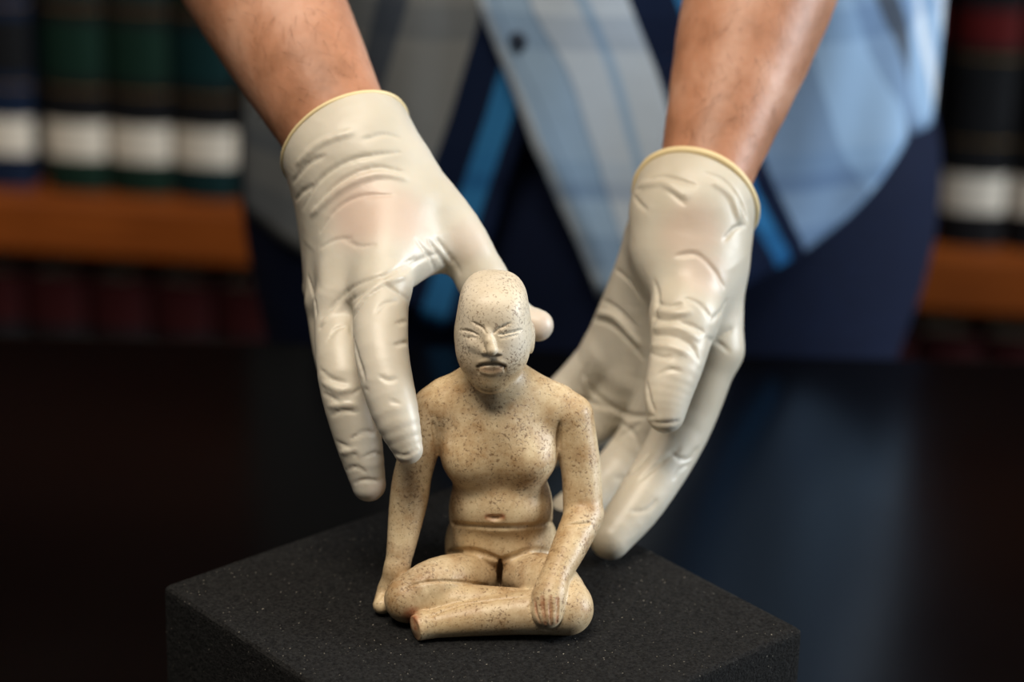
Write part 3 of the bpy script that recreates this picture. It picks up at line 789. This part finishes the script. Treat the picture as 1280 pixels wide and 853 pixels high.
# fine dark forearm hair lying along the skin
rh = np.random.RandomState(7)
HV, HQ = [], []
for w0, e0 in ((wr, el_r), (wl, el_l)):
    ax = unit(w0 - e0); t = (P - e0) @ ax; rad = np.linalg.norm(P - e0 - t[:, None] * ax, axis=1)
    L = np.linalg.norm(w0 - e0)
    cand = np.argwhere((t > 0.04) & (t < L - 0.022) & (rad < 0.06))[:, 0]
    for i in rh.choice(cand, 650):
        p = P[i]; nr = unit(p - e0 - t[i] * ax)
        p = p + rh.uniform(-0.002, 0.002, 3)
        dr = unit(ax * 0.8 + np.cross(nr, ax) * rh.uniform(-0.9, 0.9)); sd = np.cross(dr, nr) * 0.00008
        ln = rh.uniform(0.006, 0.013); b0 = len(HV)
        for q, lift in ((0, 0.0004), (0.5, 0.0016), (1, 0.0012)):
            c0 = p + dr * ln * q + nr * lift
            HV += [c0 - sd * (1 - 0.7 * q), c0 + sd * (1 - 0.7 * q)]
        HQ += [(b0, b0 + 1, b0 + 3, b0 + 2), (b0 + 2, b0 + 3, b0 + 5, b0 + 4)]
ah = own(mesh_np('arm_hair', HV, HQ, mat_plain('body_hair', rgb(84, 54, 38), 0.5, 0.4, 0.1)))
ah['kind'] = 'stuff'
HAIR = mat_plain('hair', rgb(34, 26, 20), 0.6, 0.3, 0.3, 300)
hr = Field((PX - 0.11, 0.44, 1.5), (PX + 0.11, 0.68, 1.76), 0.004)
hr.ell((PX, 0.572, 1.645), (0.083, 0.098, 0.108), 0.01)
hr.ell((PX, 0.48, 1.585), (0.085, 0.075, 0.095), 0.01, 'sub')
P, Q = hr.mesh(2); own(mesh_np('hair', P, Q, HAIR))

# jeans
jf = Field((PX - 0.3, 0.42, 0.0), (PX + 0.3, 0.9, 1.06), 0.005)
jf.ell((PX + 0.005, 0.665, 0.790), (0.248, 0.145, 0.25), 0.03)
for sx in (-1, 1):
    hip = np.array([PX + sx * 0.125, 0.645, 0.82]); kn = np.array([PX + sx * 0.125, 0.64, 0.47]); an = np.array([PX + sx * 0.13, 0.675, 0.06])
    jf.chain([(hip, 0.112), (kn, 0.082), (an, 0.075)], 0.025)
    pass
jf.plane((0, 0, 0.98), (0, 0, 1))
jf.plane((0, 0, 0.05), (0, 0, -1))
P, Q = jf.mesh(3)
jeans = own(mesh_np('jeans', P, Q, DEN))
LEATHER = mat_plain('shoe_leather', rgb(30, 26, 24), 0.4, 0.5, 0.1)
for sx in (-1, 1):
    sf = Field((PX + sx * 0.14 - 0.1, 0.4, -0.01), (PX + sx * 0.14 + 0.1, 0.8, 0.14), 0.004)
    sf.cap((PX + sx * 0.13, 0.70, 0.045), (PX + sx * 0.155, 0.50, 0.035), 0.045, 0.045, 0.01)
    sf.cap((PX + sx * 0.13, 0.69, 0.05), (PX + sx * 0.13, 0.68, 0.09), 0.045, 0.045, 0.02)
    sf.plane((0, 0, 0.001), (0, 0, -1))
    P, Q = sf.mesh(1); own(mesh_np('shoe', P, Q, LEATHER))

# plaid shirt: an open sheet wrapped round the torso, right-hand front over the other
SX, SY = PX + 0.0, 0.655
def interp(x, tab):
    xs = [t[0] for t in tab]; ys = [t[1] for t in tab]; return float(np.interp(x, xs, ys))
HEM = [(240, 235), (305, 262), (345, 297), (385, 322), (460, 368), (540, 410), (580, 420), (640, 420), (700, 365), (745, 363), (790, 385), (840, 392), (890, 378), (940, 351), (1000, 318), (1060, 272), (1100, 228), (1130, 178), (1160, 150)]
def radii(z):
    return interp(z, [(0.7, 0.242), (0.85, 0.240), (0.95, 0.236), (1.05, 0.225), (1.2, 0.215), (1.38, 0.20), (1.45, 0.13)]), \
           interp(z, [(0.7, 0.152), (0.85, 0.155), (0.95, 0.160), (1.05, 0.160), (1.2, 0.150), (1.38, 0.11), (1.45, 0.085)])
def shirt_pt(phi, z, extra=0.0):
    a, b = radii(z)
    fold = 0.004 * math.sin(phi * 9 + z * 7) + 0.003 * math.sin(phi * 17 - z * 11 + 1.0)
    a += extra + fold; b += extra + fold
    cy = SY - 0.02 * max(0, z - 0.95)
    sp, cp = math.sin(phi), math.cos(phi)
    e = 0.9
    return np.array([SX + a * math.copysign(abs(sp) ** e, sp), cy - b * math.copysign(abs(cp) ** e, cp), z])
def phi_at(px, py):                   # angle on the torso seen at a pixel
    best = None
    lo, hi = -1.4, 1.4
    for _ in range(40):
        mid = (lo + hi) / 2
        z0, z1 = 0.6, 1.2
        for _ in range(30):
            zm = (z0 + z1) / 2
            if proj(shirt_pt(mid, zm))[1] > py: z0 = zm
            else: z1 = zm
        if proj(shirt_pt(mid, zm))[0] < px: lo = mid
        else: hi = mid
    return mid, zm
def hem_raw(phi):
    p = (phi + math.pi) % (2 * math.pi) - math.pi
    z0, z1 = 0.62, 1.15
    for _ in range(30):
        zm = (z0 + z1) / 2; q = proj(shirt_pt(p, zm))
        if q[1] > interp(q[0], HEM): z0 = zm
        else: z1 = zm
    return zm
_hp = np.linspace(-math.pi, math.pi, 241)
_hz = np.array([hem_raw(max(-1.22, min(1.22, p))) for p in _hp])
_w = np.clip((np.abs(_hp) - 1.5) / 0.9, 0, 1); _hz = _hz * (1 - _w) + 0.82 * _w
for _ in range(2): _hz[1:-1] = (_hz[:-2] + 2 * _hz[1:-1] + _hz[2:]) / 4
def hem_z(phi): return float(np.interp((phi + math.pi) % (2 * math.pi) - math.pi, _hp, _hz))
edgeR = sorted([(z, p) for p, z in (phi_at(600, 0), phi_at(640, 100), phi_at(683, 200), phi_at(722, 300), phi_at(747, 364))])
edgeL = sorted([(z, p) for p, z in (phi_at(700, 0), phi_at(662, 140), phi_at(634, 230), phi_at(602, 330), phi_at(574, 420))])
def mat_shirt():
    m = Mat('plaid_cotton', rough=0.85, spec=0.15)
    uv = m.n('ShaderNodeUVMap'); sp = m.n('ShaderNodeSeparateXYZ'); m.l(uv.outputs[0], sp.inputs[0])
    u, v = sp.outputs[0], sp.outputs[1]
    L = 1.25
    pale, blue, mid, navy, bright, grey, dgrey, white = (rgb(196, 212, 230), rgb(156, 186, 218), rgb(128, 154, 186), rgb(24, 36, 62), rgb(52, 120, 178),
                                                  rgb(132, 136, 138), rgb(84, 92, 104), rgb(218, 228, 240))
    cols = [(0.0, pale), (0.004, blue), (0.009, mid), (0.012, blue), (0.030, mid), (0.033, pale), (0.058, blue), (0.064, pale), (0.090, navy), (0.122, bright),
            (0.132, navy), (0.144, mid), (0.19, blue), (0.215, blue), (0.226, mid), (0.240, dgrey), (0.252, mid), (0.265, blue), (0.285, white), (0.297, blue), (0.312, white), (0.40, blue)]
    cols2 = [(L - 0.40, dgrey), (L - 0.34, mid), (L - 0.25, dgrey), (L - 0.23, grey), (L - 0.12, dgrey), (L - 0.10, grey), (L - 0.054, navy), (L - 0.031, bright), (L - 0.014, navy)]
    r1 = m.ramp(m.math('DIVIDE', u, 0.45), [(p / 0.45, c) for p, c in cols], 'CONSTANT')
    r2 = m.ramp(m.math('DIVIDE', m.math('SUBTRACT', u, L - 0.45), 0.45), [(0.0, mid)] + [((p - L + 0.45) / 0.45, c) for p, c in cols2], 'CONSTANT')
    weft = m.math('MULTIPLY', m.math('LESS_THAN', v, 0.812), m.math('MULTIPLY', m.math('GREATER_THAN', u, 0.208), m.math('LESS_THAN', u, 0.232)))
    r1 = m.mix(weft, r1, bright)
    c = m.mix(m.math('GREATER_THAN', u, L - 0.45), r1, r2)
    hb = m.ramp(m.math('FRACT', m.math('DIVIDE', v, 0.15)), [(0.0, (1, 1, 1)), (0.30, (0.72, 0.76, 0.82)), (0.45, (1, 1, 1)), (0.62, (0.62, 0.68, 0.78)), (0.70, (0.85, 0.9, 0.95)), (0.80, (1, 1, 1))], 'CONSTANT')
    c = m.mix(0.8, c, hb, 'MULTIPLY')
    wv = m.noise(1200, 2)
    c = m.mix(0.25, c, m.ramp(wv, [(0.35, (0.6,) * 3), (0.65, (1,) * 3)]), 'MULTIPLY')
    m.color(c)
    m.bump(m.noise(60, 4), 0.25, 0.002)
    return m.m
SHIRT = mat_shirt()
NU, NV = 160, 60
V = []; UVs = []; Qd = []
for i in range(NU + 1):
    s = i / NU
    for j in range(NV + 1):
        t = j / NV
        ztop = 1.44
        ph = 0
        zz = ztop
        for _ in range(6):             # the front edges slant, so angle and height depend on each other
            p0 = interp(zz, edgeR); p1 = interp(zz, edgeL) + 2 * math.pi
            ph = p0 + (p1 - p0) * s
            zz = ztop + (hem_z(ph) - ztop) * t if _ in (0, 5, 3) else zz
        ex = 0.006 * max(0, 1 - s * 12) - 0.004 * max(0, 1 - (1 - s) * 12)
        V.append(shirt_pt(ph, zz, ex))
        UVs.append((s, zz, ph))
W = NV + 1
for i in range(NU):
    for j in range(NV): Qd.append((i * W + j, i * W + j + 1, (i + 1) * W + j + 1, (i + 1) * W + j))
V = np.array(V)
U = np.zeros((NU + 1, W))
G = V.reshape(NU + 1, W, 3)
U[1:] = np.cumsum(np.linalg.norm(np.diff(G[:, :, :2], axis=0), axis=2), axis=0)
half = U[-1] / 2
for j in range(W):                     # stripes count from each front edge, meeting at the back
    U[:, j] = np.where(U[:, j] > half[j], 1.25 - (U[-1, j] - U[:, j]), U[:, j])
U = U.ravel()
shirt = own(mesh_np('shirt', V, Qd, SHIRT))
uvl = shirt.data.uv_layers.new(name='UVMap')
li = np.zeros(len(shirt.data.loops), np.int32); shirt.data.loops.foreach_get('vertex_index', li)
uvl.data.foreach_set('uv', np.stack([U[li], V[li, 2]], 1).astype(np.float32).ravel())
so = shirt.modifiers.new('cloth_thickness', 'SOLIDIFY'); so.thickness = 0.0012; so.offset = 0
# short sleeves
for el, sh in ((el_r, sh_r), (el_l, sh_l)):
    slv = Field(np.minimum(el, sh) - 0.12, np.maximum(el, sh) + 0.12, 0.005)
    ax = unit(el - sh); mid = sh + ax * 0.17
    slv.chain([(sh + np.array([0, 0, 0]), 0.082), (mid, 0.076), (mid + ax * 0.06, 0.074)], 0.01)
    slv.plane(mid, ax)
    P, Q = slv.mesh(2)
    o = mesh_np('sleeve', P, Q, SHIRT, shirt)
    u2 = o.data.uv_layers.new(name='UVMap'); li = np.zeros(len(o.data.loops), np.int32); o.data.loops.foreach_get('vertex_index', li)
    u2.data.foreach_set('uv', np.stack([0.1 + (P[li, 0] - sh[0]) % 0.3, P[li, 2]], 1).astype(np.float32).ravel())
BTN = mat_plain('button', rgb(40, 48, 62), 0.35, 0.5, 0.05)
for py_ in (48, -110):
    p_, z_ = phi_at(650 - (0 if py_ > 0 else 50), py_)
    q = shirt_pt(p_, z_, 0.0065)
    bm = bmesh.new(); bmesh.ops.create_cone(bm, segments=20, radius1=0.0062, radius2=0.0056, depth=0.003, cap_ends=True)
    bmesh.ops.bevel(bm, geom=bm.edges[:], offset=0.0005, segments=1, affect='EDGES')
    nrm = Vector((math.sin(p_) * 0.6, -1, 0.1)).normalized()
    bmesh.ops.transform(bm, matrix=Matrix.Translation(Vector(q)) @ nrm.to_track_quat('Z', 'Y').to_matrix().to_4x4(), verts=bm.verts[:])
    mesh_bm('button', bm, BTN, shirt, False)
